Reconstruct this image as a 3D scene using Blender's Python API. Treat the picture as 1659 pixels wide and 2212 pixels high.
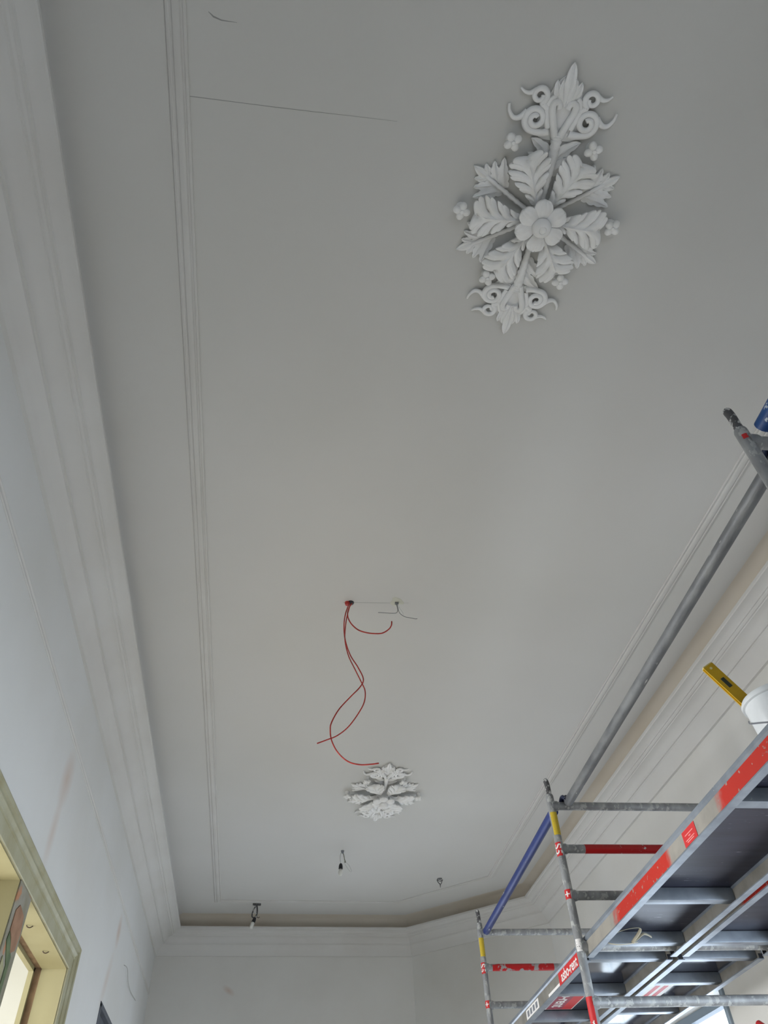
import bpy, bmesh, math, random
from mathutils import Vector, Matrix
random.seed(7)
for o in list(bpy.data.objects): bpy.data.objects.remove(o)
S = bpy.context.scene
COL = S.collection
PI = math.pi
EYE = 1.6                      # camera height above the floor
HC = 3.4 + EYE                 # ceiling height

# ---------------------------------------------------------------- camera
cd = bpy.data.cameras.new('camera'); cam = bpy.data.objects.new('camera', cd); COL.objects.link(cam)
cd.sensor_width = 36.0; cd.sensor_fit = 'AUTO'; cd.lens = 1600.0 / 2212.0 * 36.0
cd.clip_start = 0.05; cd.clip_end = 200
RX = Vector((0.99017145, -0.07329573, -0.11911434))
RY = Vector((-0.13521627, -0.71930799, -0.68140485))
RZ = Vector((-0.03573583, 0.69081383, -0.72214902))
M = Matrix((RX, RY, RZ)).to_4x4()
M.translation = Vector((0, 0, EYE))
cam.matrix_world = M
S.camera = cam

# ---------------------------------------------------------------- world, lights, exposure
S.view_settings.view_transform = 'Standard'; S.view_settings.look = 'None'
S.view_settings.gamma = 1.0; S.view_settings.use_curve_mapping = False
S.view_settings.exposure = 0.68
w = bpy.data.worlds.new('world'); S.world = w; w.use_nodes = True
bg = w.node_tree.nodes['Background']; bg.inputs[0].default_value = (0.80, 0.88, 1.0, 1); bg.inputs[1].default_value = 2.2

def area(name, loc, aim, sx, sy, power, col):
    l = bpy.data.lights.new(name, 'AREA'); l.shape = 'RECTANGLE'; l.size = sx; l.size_y = sy
    l.energy = power; l.color = col
    o = bpy.data.objects.new(name, l); COL.objects.link(o); o.location = loc
    o.rotation_euler = Vector(aim).to_track_quat('-Z', 'Y').to_euler()
    return o
area('window_daylight_end', (1.0, 11.02, 1.75), (0, -1, -.10), 2.3, 1.9, 20, (0.86, 0.93, 1.0))
area('window_daylight_right', (3.75, 7.0, 1.95), (-1, -.35, -.35), 2.0, 2.0, 28, (0.72, 0.86, 1.0))
area('added_light_right_near', (3.75, 3.1, 1.85), (-1, .05, -.6), 1.7, 1.9, 66, (0.74, 0.87, 1.0))  # added light out of view, aimed down so the floor brightens the mid ceiling
area('added_light_back', (1.05, -2.72, 1.75), (0, 1, -.2), 2.4, 1.9, 2, (0.86, 0.93, 1.0))  # weak added light behind the camera, no source known there
area('side_room_daylight', (-4.3, 4.3, 2.0), (1, -.05, -.25), 2.6, 2.4, 305, (0.96, 0.975, 1.0))

# ---------------------------------------------------------------- helpers
def srgb(r, g, b):
    f = lambda c: (c / 255 / 12.92) if c / 255 <= .04045 else ((c / 255 + .055) / 1.055) ** 2.4
    return (f(r), f(g), f(b), 1)

def mat(name, col, rough=.6, metal=0., var=None, vscale=3., bump=0., bscale=60., patch=None, pscale=18., pthr=.62, stretch=None, spec=None):
    m = bpy.data.materials.new(name); m.use_nodes = True
    nt = m.node_tree; b = nt.nodes['Principled BSDF']
    b.inputs['Base Color'].default_value = col; b.inputs['Roughness'].default_value = rough
    b.inputs['Metallic'].default_value = metal
    if spec is not None: b.inputs['Specular IOR Level'].default_value = spec
    tc = nt.nodes.new('ShaderNodeTexCoord'); src = tc.outputs['Object']
    if stretch:
        mp = nt.nodes.new('ShaderNodeMapping'); mp.inputs['Scale'].default_value = stretch
        nt.links.new(src, mp.inputs['Vector']); src = mp.outputs['Vector']
    cur = None
    if var is not None:
        n = nt.nodes.new('ShaderNodeTexNoise'); n.inputs['Scale'].default_value = vscale; n.inputs['Detail'].default_value = 6
        nt.links.new(src, n.inputs['Vector'])
        r = nt.nodes.new('ShaderNodeMapRange'); r.inputs[1].default_value = .38; r.inputs[2].default_value = .66
        nt.links.new(n.outputs['Fac'], r.inputs[0])
        x = nt.nodes.new('ShaderNodeMix'); x.data_type = 'RGBA'
        x.inputs[6].default_value = col; x.inputs[7].default_value = var
        nt.links.new(r.outputs[0], x.inputs[0]); cur = x.outputs[2]
    if patch is not None:
        n = nt.nodes.new('ShaderNodeTexNoise'); n.inputs['Scale'].default_value = pscale; n.inputs['Detail'].default_value = 5
        n.inputs['Roughness'].default_value = .62
        nt.links.new(src, n.inputs['Vector'])
        r = nt.nodes.new('ShaderNodeMapRange'); r.inputs[1].default_value = pthr; r.inputs[2].default_value = pthr + .03
        nt.links.new(n.outputs['Fac'], r.inputs[0])
        x = nt.nodes.new('ShaderNodeMix'); x.data_type = 'RGBA'
        if cur is not None: nt.links.new(cur, x.inputs[6])
        else: x.inputs[6].default_value = col
        x.inputs[7].default_value = patch
        nt.links.new(r.outputs[0], x.inputs[0]); cur = x.outputs[2]
        if metal > 0:
            mm = nt.nodes.new('ShaderNodeMapRange'); mm.inputs[3].default_value = metal; mm.inputs[4].default_value = 0
            nt.links.new(r.outputs[0], mm.inputs[0]); nt.links.new(mm.outputs[0], b.inputs['Metallic'])
    if cur is not None: nt.links.new(cur, b.inputs['Base Color'])
    if bump:
        n = nt.nodes.new('ShaderNodeTexNoise'); n.inputs['Scale'].default_value = bscale; n.inputs['Detail'].default_value = 4
        nt.links.new(src, n.inputs['Vector'])
        bp = nt.nodes.new('ShaderNodeBump'); bp.inputs['Strength'].default_value = bump; bp.inputs['Distance'].default_value = .01
        nt.links.new(n.outputs['Fac'], bp.inputs['Height']); nt.links.new(bp.outputs[0], b.inputs['Normal'])
    return m

PL_CEIL = mat('ceiling_plaster', srgb(205, 204, 201), .85, var=srgb(202, 201, 197), vscale=.7, bump=.05, bscale=40)
COVE = mat('raw_warm_cove_plaster', srgb(206, 198, 185), .9, var=srgb(200, 190, 174), vscale=1.2)
PL_WALL = mat('wall_plaster', srgb(214, 213, 209), .85, var=srgb(206, 204, 198), vscale=.9, bump=.08, bscale=30)
PL_TRIM = mat('cornice_plaster', srgb(206, 205, 202), .8, var=srgb(201, 199, 195), vscale=1.6, bump=.03)
PL_ORN = mat('ornament_plaster', srgb(240, 240, 240), .7, var=srgb(232, 231, 228), vscale=9, bump=.10, bscale=90)
def add_stain(m, a, b, wid, col, amt):
    # soft stain: distance to the axis a-b, in object coordinates
    nt = m.node_tree; bs = nt.nodes['Principled BSDF']; inp = bs.inputs['Base Color']
    tc = nt.nodes.new('ShaderNodeTexCoord'); mp = nt.nodes.new('ShaderNodeMapping'); mp.vector_type = 'TEXTURE'
    a = Vector(a); b = Vector(b); d = b - a
    mp.inputs['Location'].default_value = (a + b) / 2
    mp.inputs['Rotation'].default_value = d.to_track_quat('Z', 'Y').to_euler()
    mp.inputs['Scale'].default_value = (wid, wid, d.length * .6)
    g = nt.nodes.new('ShaderNodeTexGradient'); g.gradient_type = 'SPHERICAL'
    nt.links.new(tc.outputs['Object'], mp.inputs['Vector']); nt.links.new(mp.outputs['Vector'], g.inputs['Vector'])
    k = nt.nodes.new('ShaderNodeMath'); k.operation = 'MULTIPLY'; k.inputs[1].default_value = amt; k.use_clamp = True; nt.links.new(g.outputs['Fac'], k.inputs[0])
    x = nt.nodes.new('ShaderNodeMix'); x.data_type = 'RGBA'
    if inp.links: nt.links.new(inp.links[0].from_socket, x.inputs[6])
    else: x.inputs[6].default_value = inp.default_value
    x.inputs[7].default_value = col
    nt.links.new(k.outputs[0], x.inputs[0]); nt.links.new(x.outputs[2], inp)
PL_WALL_L = mat('left_wall_plaster', srgb(212, 213, 212), .85, var=srgb(206, 206, 203), vscale=.9, bump=.08, bscale=30)
STC = srgb(196, 178, 166)
add_stain(PL_WALL_L, (-1.343, 4.80, 3.78), (-1.343, 4.86, 4.14), .16, STC, .8)
add_stain(PL_WALL_L, (-1.343, 4.85, 3.40), (-1.343, 4.84, 3.85), .10, STC, .6)
add_stain(PL_WALL_L, (-1.343, 7.88, 3.85), (-1.343, 7.90, 4.12), .13, STC, .9)
add_stain(PL_WALL_L, (-1.343, 7.66, 3.30), (-1.343, 7.86, 3.80), .12, STC, .5)
PL_WALL_E = mat('end_wall_plaster', srgb(214, 213, 209), .85, var=srgb(206, 204, 199), vscale=.9, bump=.08, bscale=30)
add_stain(PL_WALL_E, (-.40, 10.82, 4.18), (-.36, 10.82, 4.24), .10, STC, .9)
FLOOR = mat('floor_boards', srgb(213, 206, 194), .6, var=srgb(202, 193, 178), vscale=2, stretch=(8, .6, 1))
ALU = mat('aluminium_tube', srgb(162, 164, 165), .5, .2, var=srgb(132, 134, 136), vscale=14, patch=srgb(178, 180, 178), pscale=30, pthr=.56, stretch=(1, 1, .55), bump=.2)
ALU_RAIL = mat('aluminium_guard_tube', srgb(134, 136, 137), .5, .25, var=srgb(104, 106, 110), vscale=12, patch=srgb(205, 205, 202), pscale=26, pthr=.665, stretch=(1, .4, 1), bump=.2)
ALU_CLEAN = mat('aluminium_extrusion', srgb(150, 158, 168), .42, .55, var=srgb(128, 136, 146), vscale=9, patch=srgb(214, 214, 208), pscale=20, pthr=.70)
STEEL_D = mat('dark_spigot_metal', srgb(92, 92, 94), .6, .5, patch=srgb(200, 200, 198), pscale=45, pthr=.56)
BLUE = mat('blue_painted_tube', srgb(42, 58, 122), .5, 0., var=srgb(34, 50, 106), vscale=10, patch=srgb(205, 208, 215), pscale=20, pthr=.665, stretch=(1, .35, 1))
BLUE_B = mat('blue_bright_tube', srgb(24, 78, 142), .45, 0., var=srgb(18, 56, 110), vscale=10, patch=srgb(190, 200, 212), pscale=26, pthr=.60)
NAVY = mat('navy_plastic', srgb(24, 34, 66), .5, patch=srgb(190, 195, 205), pscale=60, pthr=.62)
RED = mat('red_tape', srgb(172, 16, 18), .5, patch=srgb(196, 190, 188), pscale=24, pthr=.635)
RED_WORN = mat('worn_red_tape', srgb(176, 20, 22), .5, patch=srgb(150, 150, 150), pscale=12, pthr=.53)
REDL = mat('red_label', srgb(196, 40, 42), .5)
YEL = mat('yellow_label', srgb(205, 178, 50), .5, patch=srgb(110, 100, 50), pscale=70, pthr=.62)
WHT = mat('white_print', srgb(228, 226, 224), .5)
GREYP = mat('grey_print', srgb(120, 124, 132), .5)
BLK = mat('black_plastic', srgb(18, 18, 26), .45)
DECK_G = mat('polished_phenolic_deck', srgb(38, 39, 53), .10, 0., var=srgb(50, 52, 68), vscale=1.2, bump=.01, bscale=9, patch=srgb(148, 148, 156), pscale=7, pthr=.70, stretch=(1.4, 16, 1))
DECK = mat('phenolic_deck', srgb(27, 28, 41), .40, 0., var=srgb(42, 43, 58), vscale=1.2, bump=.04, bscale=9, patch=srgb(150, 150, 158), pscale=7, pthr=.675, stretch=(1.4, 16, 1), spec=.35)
CREAM = mat('cream_paint', srgb(138, 131, 96), .6, var=srgb(130, 122, 86), vscale=3)
CASING = mat('greenish_cream_paint', srgb(166, 164, 140), .5, var=srgb(152, 147, 116), vscale=6)
BROWN = mat('raw_brown_plaster', srgb(134, 110, 84), .9, var=srgb(104, 82, 60), vscale=9, bump=.5, bscale=40)
SIDE = mat('side_room_paint', srgb(178, 177, 168), .8, var=srgb(170, 168, 156), vscale=1.5)
SLATE = mat('slate_grey_paint', srgb(78, 84, 94), .5, var=srgb(60, 64, 72), vscale=5)
REDW = mat('red_wire_sheath', srgb(196, 62, 52), .45, var=srgb(160, 34, 30), vscale=30)
GREYW = mat('grey_wire_sheath', srgb(120, 122, 124), .5)
WHW = mat('white_wire_sheath', srgb(205, 207, 205), .5)
BUCK = mat('white_bucket_plastic', srgb(226, 230, 232), .35, var=srgb(214, 218, 220), vscale=8, patch=srgb(176, 180, 182), pscale=9, pthr=.66)
LEVY = mat('yellow_level_paint', srgb(214, 172, 28), .4, var=srgb(196, 156, 26), vscale=12)
LEVW = mat('pale_yellow_edge', srgb(224, 210, 150), .5)
FROST = mat('frosted_bulb_glass', srgb(222, 222, 216), .3)
BRASS = mat('brass_contact', srgb(200, 190, 160), .35, .6)
MARK = mat('pencil_mark', srgb(150, 150, 148), .8)
HOOKM = mat('rusty_hook', srgb(70, 55, 42), .7)
STAIN = mat('brown_stain', srgb(196, 184, 174), .9)
WINF = mat('grey_window_frame', srgb(134, 148, 160), .5)
CLAD = mat('grey_tape', srgb(186, 180, 160), .6)

def scuff_post():
    m = mat('scraped_post_paint', srgb(146, 142, 130), .7, var=srgb(120, 116, 96), vscale=6, patch=srgb(172, 122, 88), pscale=3.2, pthr=.56)
    return m
POST = scuff_post()

def spray_mat():
    """aluminium web with soft edged orange-red spray bands along its length (object y)"""
    m = mat('spray_painted_web', srgb(160, 155, 146), .5, .2, var=srgb(142, 139, 132), vscale=9)
    nt = m.node_tree; b = nt.nodes['Principled BSDF']
    base = b.inputs['Base Color'].links[0].from_socket
    tc = nt.nodes.new('ShaderNodeTexCoord'); sp = nt.nodes.new('ShaderNodeSeparateXYZ'); nt.links.new(tc.outputs['Object'], sp.inputs[0])
    ns = nt.nodes.new('ShaderNodeTexNoise'); ns.inputs['Scale'].default_value = 14; nt.links.new(tc.outputs['Object'], ns.inputs['Vector'])
    ad = nt.nodes.new('ShaderNodeMath'); ad.operation = 'MULTIPLY_ADD'; nt.links.new(ns.outputs['Fac'], ad.inputs[0]); ad.inputs[1].default_value = .16
    nt.links.new(sp.outputs[1], ad.inputs[2])
    ys = ad.outputs[0]
    tot = None
    for y0, y1 in SPRAY:
        a = nt.nodes.new('ShaderNodeMapRange'); a.interpolation_type = 'SMOOTHSTEP'; a.inputs[1].default_value = y0; a.inputs[2].default_value = y0 + .10; nt.links.new(ys, a.inputs[0])
        c = nt.nodes.new('ShaderNodeMapRange'); c.interpolation_type = 'SMOOTHSTEP'; c.inputs[1].default_value = y1 - .10; c.inputs[2].default_value = y1; c.inputs[3].default_value = 1; c.inputs[4].default_value = 0; nt.links.new(ys, c.inputs[0])
        k = nt.nodes.new('ShaderNodeMath'); k.operation = 'MULTIPLY'; nt.links.new(a.outputs[0], k.inputs[0]); nt.links.new(c.outputs[0], k.inputs[1])
        if tot is None: tot = k.outputs[0]
        else:
            q = nt.nodes.new('ShaderNodeMath'); q.operation = 'MAXIMUM'; nt.links.new(tot, q.inputs[0]); nt.links.new(k.outputs[0], q.inputs[1]); tot = q.outputs[0]
    # scratches in the paint
    n2 = nt.nodes.new('ShaderNodeTexNoise'); n2.inputs['Scale'].default_value = 42; n2.inputs['Detail'].default_value = 5; nt.links.new(tc.outputs['Object'], n2.inputs['Vector'])
    s2 = nt.nodes.new('ShaderNodeMapRange'); s2.inputs[1].default_value = .64; s2.inputs[2].default_value = .68; s2.inputs[3].default_value = 1; s2.inputs[4].default_value = .15; nt.links.new(n2.outputs['Fac'], s2.inputs[0])
    k = nt.nodes.new('ShaderNodeMath'); k.operation = 'MULTIPLY'; nt.links.new(tot, k.inputs[0]); nt.links.new(s2.outputs[0], k.inputs[1])
    x = nt.nodes.new('ShaderNodeMix'); x.data_type = 'RGBA'; nt.links.new(k.outputs[0], x.inputs[0]); nt.links.new(base, x.inputs[6]); x.inputs[7].default_value = srgb(188, 40, 24)
    nt.links.new(x.outputs[2], b.inputs['Base Color'])
    return m
SPRAY = [(-3.1, -1.77), (-1.30, -.40)]
WEB = spray_mat()
SPRAY = [(-1.6, -.66)]
WEB_B = spray_mat()

def link(name, me, m=None, parent=None, smooth=False):
    o = bpy.data.objects.new(name, me); COL.objects.link(o)
    if m is not None and not me.materials: me.materials.append(m)
    if parent is not None: o.parent = parent
    if smooth:
        for p in me.polygons: p.use_smooth = True
    return o

def build(name, bm, m, parent=None, smooth=False, autos=None):
    me = bpy.data.meshes.new(name)
    bmesh.ops.recalc_face_normals(bm, faces=bm.faces)
    bm.to_mesh(me); bm.free()
    if autos is not None:
        for p in me.polygons: p.use_smooth = True
        me.set_sharp_from_angle(angle=math.radians(autos))
    return link(name, me, m, parent, smooth)

def tag(o, label, cat, group=None):
    o['label'] = label; o['category'] = cat
    if group: o['group'] = group
    return o
def struct(o, label=None):
    o['kind'] = 'structure'
    if label: o['label'] = label
    return o
def empty(name, loc=(0, 0, 0), rz=0, parent=None):
    o = bpy.data.objects.new(name, None); COL.objects.link(o); o.location = loc; o.rotation_euler = (0, 0, rz)
    o.empty_display_size = .1
    if parent: o.parent = parent
    return o

def bbox(bm, x0, x1, y0, y1, z0, z1):
    v = [bm.verts.new((x, y, z)) for x in (x0, x1) for y in (y0, y1) for z in (z0, z1)]
    for f in ((0, 1, 3, 2), (4, 6, 7, 5), (0, 4, 5, 1), (2, 3, 7, 6), (0, 2, 6, 4), (1, 5, 7, 3)):
        bm.faces.new([v[i] for i in f])

def bevel(bm, w=.003, seg=2):
    bmesh.ops.bevel(bm, geom=list(bm.edges), offset=w, segments=seg, affect='EDGES', profile=.6)

def tube(bm, pts, r, n=12, cap=True, flat=1.0):
    pts = [Vector(p) for p in pts]; rings = []
    up = None
    for i, p in enumerate(pts):
        t = (pts[min(i + 1, len(pts) - 1)] - pts[max(i - 1, 0)]).normalized()
        if up is None:
            up = Vector((0, 0, 1)) if abs(t.z) < .9 else Vector((0, 1, 0))
        s = t.cross(up).normalized(); up = s.cross(t).normalized()
        rr = r[i] if isinstance(r, (list, tuple)) else r
        rings.append([bm.verts.new(p + s * math.cos(2 * PI * k / n) * rr + up * math.sin(2 * PI * k / n) * rr * flat) for k in range(n)])
    for a, b in zip(rings, rings[1:]):
        for k in range(n): bm.faces.new((a[k], a[(k + 1) % n], b[(k + 1) % n], b[k]))
    if cap:
        bm.faces.new(rings[0][::-1]); bm.faces.new(rings[-1])

def spline(pts, sub=8):
    P = [Vector(p) for p in pts]; out = []
    for i in range(len(P) - 1):
        a = P[max(i - 1, 0)]; b = P[i]; c = P[i + 1]; d = P[min(i + 2, len(P) - 1)]
        for k in range(sub):
            t = k / sub
            out.append(.5 * ((2 * b) + (c - a) * t + (2 * a - 5 * b + 4 * c - d) * t * t + (3 * b - a - 3 * c + d) * t ** 3))
    out.append(P[-1]); return out

def lathe(bm, prof, n=24, c=(0, 0, 0)):
    c = Vector(c); rings = []
    for r, z in prof:
        rings.append([bm.verts.new(c + Vector((max(r, 1e-4) * math.cos(2 * PI * k / n), max(r, 1e-4) * math.sin(2 * PI * k / n), z))) for k in range(n)])
    for a, b in zip(rings, rings[1:]):
        for k in range(n): bm.faces.new((a[k], a[(k + 1) % n], b[(k + 1) % n], b[k]))
    bm.faces.new(rings[0][::-1]); bm.faces.new(rings[-1])

def text_mesh(s, size, ext=.0):
    c = bpy.data.curves.new('t', 'FONT'); c.body = s; c.size = size; c.extrude = ext; c.align_x = 'CENTER'; c.align_y = 'CENTER'
    c.offset = size * .02
    o = bpy.data.objects.new('t', c); COL.objects.link(o)
    bpy.context.view_layer.update()
    me = bpy.data.meshes.new_from_object(o)
    bpy.data.objects.remove(o); bpy.data.curves.remove(c)
    return me

# ---------------------------------------------------------------- room plan
LIP = [(-1.049, -2.05), (-1.049, 10.53), (1.846, 10.53), (3.143, 9.36), (3.143, -.88), (1.846, -2.05)]
NAMES = ['left', 'end', 'corner_far', 'right', 'corner_near', 'back']
def offset(poly, d):
    n = len(poly); out = []
    for i in range(n):
        p0 = Vector(poly[i - 1]); p1 = Vector(poly[i]); p2 = Vector(poly[(i + 1) % n])
        e1 = (p1 - p0).normalized(); e2 = (p2 - p1).normalized()
        n1 = Vector((-e1.y, e1.x)); n2 = Vector((-e2.y, e2.x))        # outward for clockwise plan
        k = (n1 + n2) / (1 + n1.dot(n2))
        out.append(tuple(p1 + k * d))
    return out
WALL_E = .296
WP = offset(LIP, WALL_E)

def sweep_runs(prof, names, m, labels=None, autos=40, closed=True):
    """prof: list of (e outward from the lip, z).  One object per straight run, mitred."""
    polys = [offset(LIP, e) for e, z in prof]; n = len(LIP); obs = []
    for i in range(n):
        bm = bmesh.new(); a = []; b = []
        for (e, z), P in zip(prof, polys):
            p = P[i]; q = P[(i + 1) % n]
            a.append(bm.verts.new((p[0], p[1], z))); b.append(bm.verts.new((q[0], q[1], z)))
        k = len(prof)
        for j in range(k if closed else k - 1):
            bm.faces.new((a[j], a[(j + 1) % k], b[(j + 1) % k], b[j]))
        if closed:
            bm.faces.new(a[::-1]); bm.faces.new(b)
        o = build(names[i], bm, m, autos=autos); struct(o)
        if labels: o['label'] = labels % NAMES[i].replace('_', ' ')
        obs.append(o)
    return obs

# ceiling: flat field + cove bending down behind the cornice lip (one object)
bm = bmesh.new()
cove = [(-.004, HC)] + [(.150 * math.sin(math.radians(a)), HC - .148 * (1 - math.cos(math.radians(a)))) for a in range(10, 91, 10)] + [(.152, HC - .153)]
polys = [offset(LIP, e) for e, z in cove]
rings = [[bm.verts.new((p[0], p[1], z)) for p in P] for (e, z), P in zip(cove, polys)]
bm.faces.new(rings[0])
for a, b in zip(rings, rings[1:]):
    for k in range(len(a)): bm.faces.new((a[k], a[(k + 1) % len(a)], b[(k + 1) % len(b)], b[k]))
top = [bm.verts.new((p[0], p[1], HC + .25)) for p in offset(LIP, .152)]
bm.faces.new(top)
for k in range(len(top)): bm.faces.new((rings[-1][k], rings[-1][(k + 1) % 6], top[(k + 1) % 6], top[k]))
bm.faces.ensure_lookup_table()
for k, f in enumerate(bm.faces):
    if 1 <= k <= 6 * (len(cove) - 1) and (k - 1) % 6 != 0: f.material_index = 1
ceil = struct(build('ceiling', bm, PL_CEIL, autos=20), 'flat grey white plaster ceiling curving down behind the cornice')

ceil.data.materials.append(COVE)
# cornice
zc = lambda d: HC - d
CORN = [(0, zc(.150)), (0, zc(.172)), (.006, zc(.178)), (.010, zc(.178)), (.030, zc(.180)), (.055, zc(.186)), (.072, zc(.198)), (.076, zc(.207)),
        (.086, zc(.207)), (.090, zc(.216)), (.100, zc(.222)), (.110, zc(.222)), (.114, zc(.229)), (.135, zc(.233)), (.160, zc(.245)), (.180, zc(.262)), (.192, zc(.282)),
        (.194, zc(.292)), (.206, zc(.292)), (.209, zc(.305)), (.222, zc(.318)), (.240, zc(.338)), (.254, zc(.362)), (.263, zc(.388)), (.270, zc(.400)), (.274, zc(.412)), (.296, zc(.413)), (.296, zc(.17)), (.1, zc(.155))]
sweep_runs(CORN, ['trim_%d' % (i + 1) for i in range(6)], PL_TRIM, 'stepped white plaster cornice along the %s wall', autos=28)
# thin ceiling moulding around the flat field
e0 = -.497
MOLD = [(e0, zc(0)), (e0, zc(.007)), (e0 + .004, zc(.010)), (e0 + .011, zc(.010)), (e0 + .016, zc(.006)), (e0 + .021, zc(.006)), (e0 + .026, zc(.014)), (e0 + .038, zc(.018)), (e0 + .052, zc(.016)),
        (e0 + .058, zc(.010)), (e0 + .066, zc(.009)), (e0 + .070, zc(.011)), (e0 + .079, zc(.009)), (e0 + .085, zc(0))]
sweep_runs(MOLD, ['trim_%d' % (i + 7) for i in range(6)], PL_TRIM, 'thin raised plaster moulding on the ceiling beside the %s wall', autos=28)

# walls
TH = .34
def wall(name, p, q, holes, m, zt, th=TH, label=None):
    """wall from p to q (room on the right-hand side); holes (s0,s1,z0,z1) in metres along the wall"""
    p = Vector(p); q = Vector(q); L = (q - p).length; d = (q - p) / L; nrm = Vector((-d.y, d.x))
    ss = sorted({0, L, *[h[0] for h in holes], *[h[1] for h in holes]}); zs = sorted({0, zt, *[h[2] for h in holes], *[h[3] for h in holes]})
    bm = bmesh.new()
    def filled(i, j):
        if i < 0 or j < 0 or i >= len(ss) - 1 or j >= len(zs) - 1: return False
        sm = (ss[i] + ss[i + 1]) / 2; zm = (zs[j] + zs[j + 1]) / 2
        return not any(h[0] < sm < h[1] and h[2] < zm < h[3] for h in holes)
    cache = {}
    def V(i, j, k):
        if (i, j, k) not in cache:
            c = p + d * ss[i] + nrm * (th * k); cache[(i, j, k)] = bm.verts.new((c.x, c.y, zs[j]))
        return cache[(i, j, k)]
    for i in range(len(ss) - 1):
        for j in range(len(zs) - 1):
            if not filled(i, j): continue
            for k in (0, 1): bm.faces.new((V(i, j, k), V(i + 1, j, k), V(i + 1, j + 1, k), V(i, j + 1, k)))
            if not filled(i - 1, j): bm.faces.new((V(i, j, 0), V(i, j + 1, 0), V(i, j + 1, 1), V(i, j, 1)))
            if not filled(i + 1, j): bm.faces.new((V(i + 1, j, 0), V(i + 1, j + 1, 0), V(i + 1, j + 1, 1), V(i + 1, j, 1)))
            if not filled(i, j - 1): bm.faces.new((V(i, j, 0), V(i + 1, j, 0), V(i + 1, j, 1), V(i, j, 1)))
            if not filled(i, j + 1): bm.faces.new((V(i, j + 1, 0), V(i + 1, j + 1, 0), V(i + 1, j + 1, 1), V(i, j + 1, 1)))
    return struct(build(name, bm, m), label)
XL = WP[0][0]; YB = WP[0][1]; YE = WP[1][1]; XR = WP[3][0]
zt = HC + .1
DT = 1.62 + EYE         # soffit of the left openings
wl = wall('wall_left', WP[0], WP[1], [(3.17 - YB, 4.50 - YB, 0, DT), (4.79 - YB, 6.13 - YB, 0, DT), (7.72 - YB, 9.3 - YB, 0, 1.775 + EYE)], PL_WALL_L, zt, th=.245, label='bluish white plaster wall with two cream lined openings')
x0 = WP[1][0]
wall('wall_end', WP[1], WP[2], [(-.15 - x0, 2.15 - x0 - .2, .8, 2.75)], PL_WALL_E, zt, label='pale grey plaster end wall under the cornice')
wall('wall_corner', WP[2], WP[3], [], PL_WALL, zt, label='short diagonal plaster wall in the far right corner')
yr = WP[3][1]
WT = 1.47 + EYE         # right window head
wall('wall_right', WP[3], WP[4], [(yr - 7.95, yr - 6.05, .9, WT), (yr - 3.9, yr - 2.3, .9, 2.85)], PL_WALL, zt, label='white plaster wall behind the scaffold')
wall('wall_corner_near', WP[4], WP[5], [], PL_WALL, zt)
xb = WP[5][0]
wall('wall_back', WP[5], WP[0], [(xb - 2.1, xb - 0.0, .8, 2.75)], PL_WALL, zt)
bm = bmesh.new(); bbox(bm, -6, XR + .6, YB - .5, YE + .5, -.12, 0)
struct(build('floor', bm, FLOOR), 'bare floor of the room')

# astragal bead on the left wall below the cornice
bm = bmesh.new()
for zz, rr in ((4.195, .012), (4.172, .007)):
    tube(bm, [(XL + .001, YB + .02, zz), (XL + .001, YE - .02, zz)], rr, 8)
struct(build('trim_13', bm, PL_TRIM, autos=50), 'thin horizontal plaster bead high on the left wall')

# ---------------------------------------------------------------- left openings: casing, reveals, side room
def prof_sweep(bm, prof, path, nrm_axis='x'):
    """prof (w across outward from opening, p protrusion +x); path of (y,z) inner corners with mitre directions"""
    rings = []
    for (y, z, my, mz) in path:
        rings.append([bm.verts.new((XL + p, y + my * w_, z + mz * w_)) for w_, p in prof])
    for a, b in zip(rings, rings[1:]):
        for k in range(len(prof)): bm.faces.new((a[k], a[(k + 1) % len(prof)], b[(k + 1) % len(prof)], b[k]))
    bm.faces.new(rings[0][::-1]); bm.faces.new(rings[-1])
cas = empty('door_1', (XL, 4.65, 0)); struct(cas, 'wide greenish cream door surround on the left wall with an exposed post')
PR = [(-.004, -.01), (-.004, .010), (0, .014), (.070, .014), (.073, .022), (.080, .024), (.084, .017), (.090, .017), (.108, .028), (.113, .028), (.117, .021), (.124, .021), (.132, .036), (.150, .040), (.163, .034), (.165, -.01)]
bm = bmesh.new(); prof_sweep(bm, PR, [(6.13, 0, 1, 0), (6.13, DT, 1, 1), (3.17, DT, -1, 1), (3.17, 0, -1, 0)])
c = build('casing', bm, CASING, autos=25); c.location = -cas.location; c.parent = cas
def part(name, boxes, m, parent, bev=0, autos=None):
    bm = bmesh.new()
    for b in boxes: bbox(bm, *b)
    if bev: bevel(bm, bev)
    o = build(name, bm, m, autos=autos); o.parent = parent; o.location = -parent.location if parent.rotation_euler.z == 0 else (0, 0, 0)
    return o
# cream lining of the reveals (soffit and jambs), 18 cm deep, then raw brown strip, then a second thin cream stop
for (y0, y1) in ((3.17, 4.50), (4.79, 6.13)):
    part('reveal_lining', [(XL - .166, XL, y0, y1, DT - .010, DT + .002), (XL - .166, XL, y1 - .010, y1 + .002, 0, DT), (XL - .166, XL, y0 - .002, y0 + .010, 0, DT)], CREAM, cas)
    o = part('raw_plaster_strip', [(XL - .210, XL - .166, y0, y1, DT - .004, DT + .002), (XL - .210, XL - .166, y1 - .004, y1 + .002, 0, DT), (XL - .210, XL - .166, y0 - .002, y0 + .004, 0, DT)], BROWN, cas)
    o['label'] = 'rough brown strip where the old frame was removed'
    part('stop_lining', [(XL - .244, XL - .210, y0, y1, DT - .03, DT + .002), (XL - .244, XL - .210, y1 - .035, y1 + .002, 0, DT), (XL - .244, XL - .210, y0 - .002, y0 + .035, 0, DT)], CREAM, cas)
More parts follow.
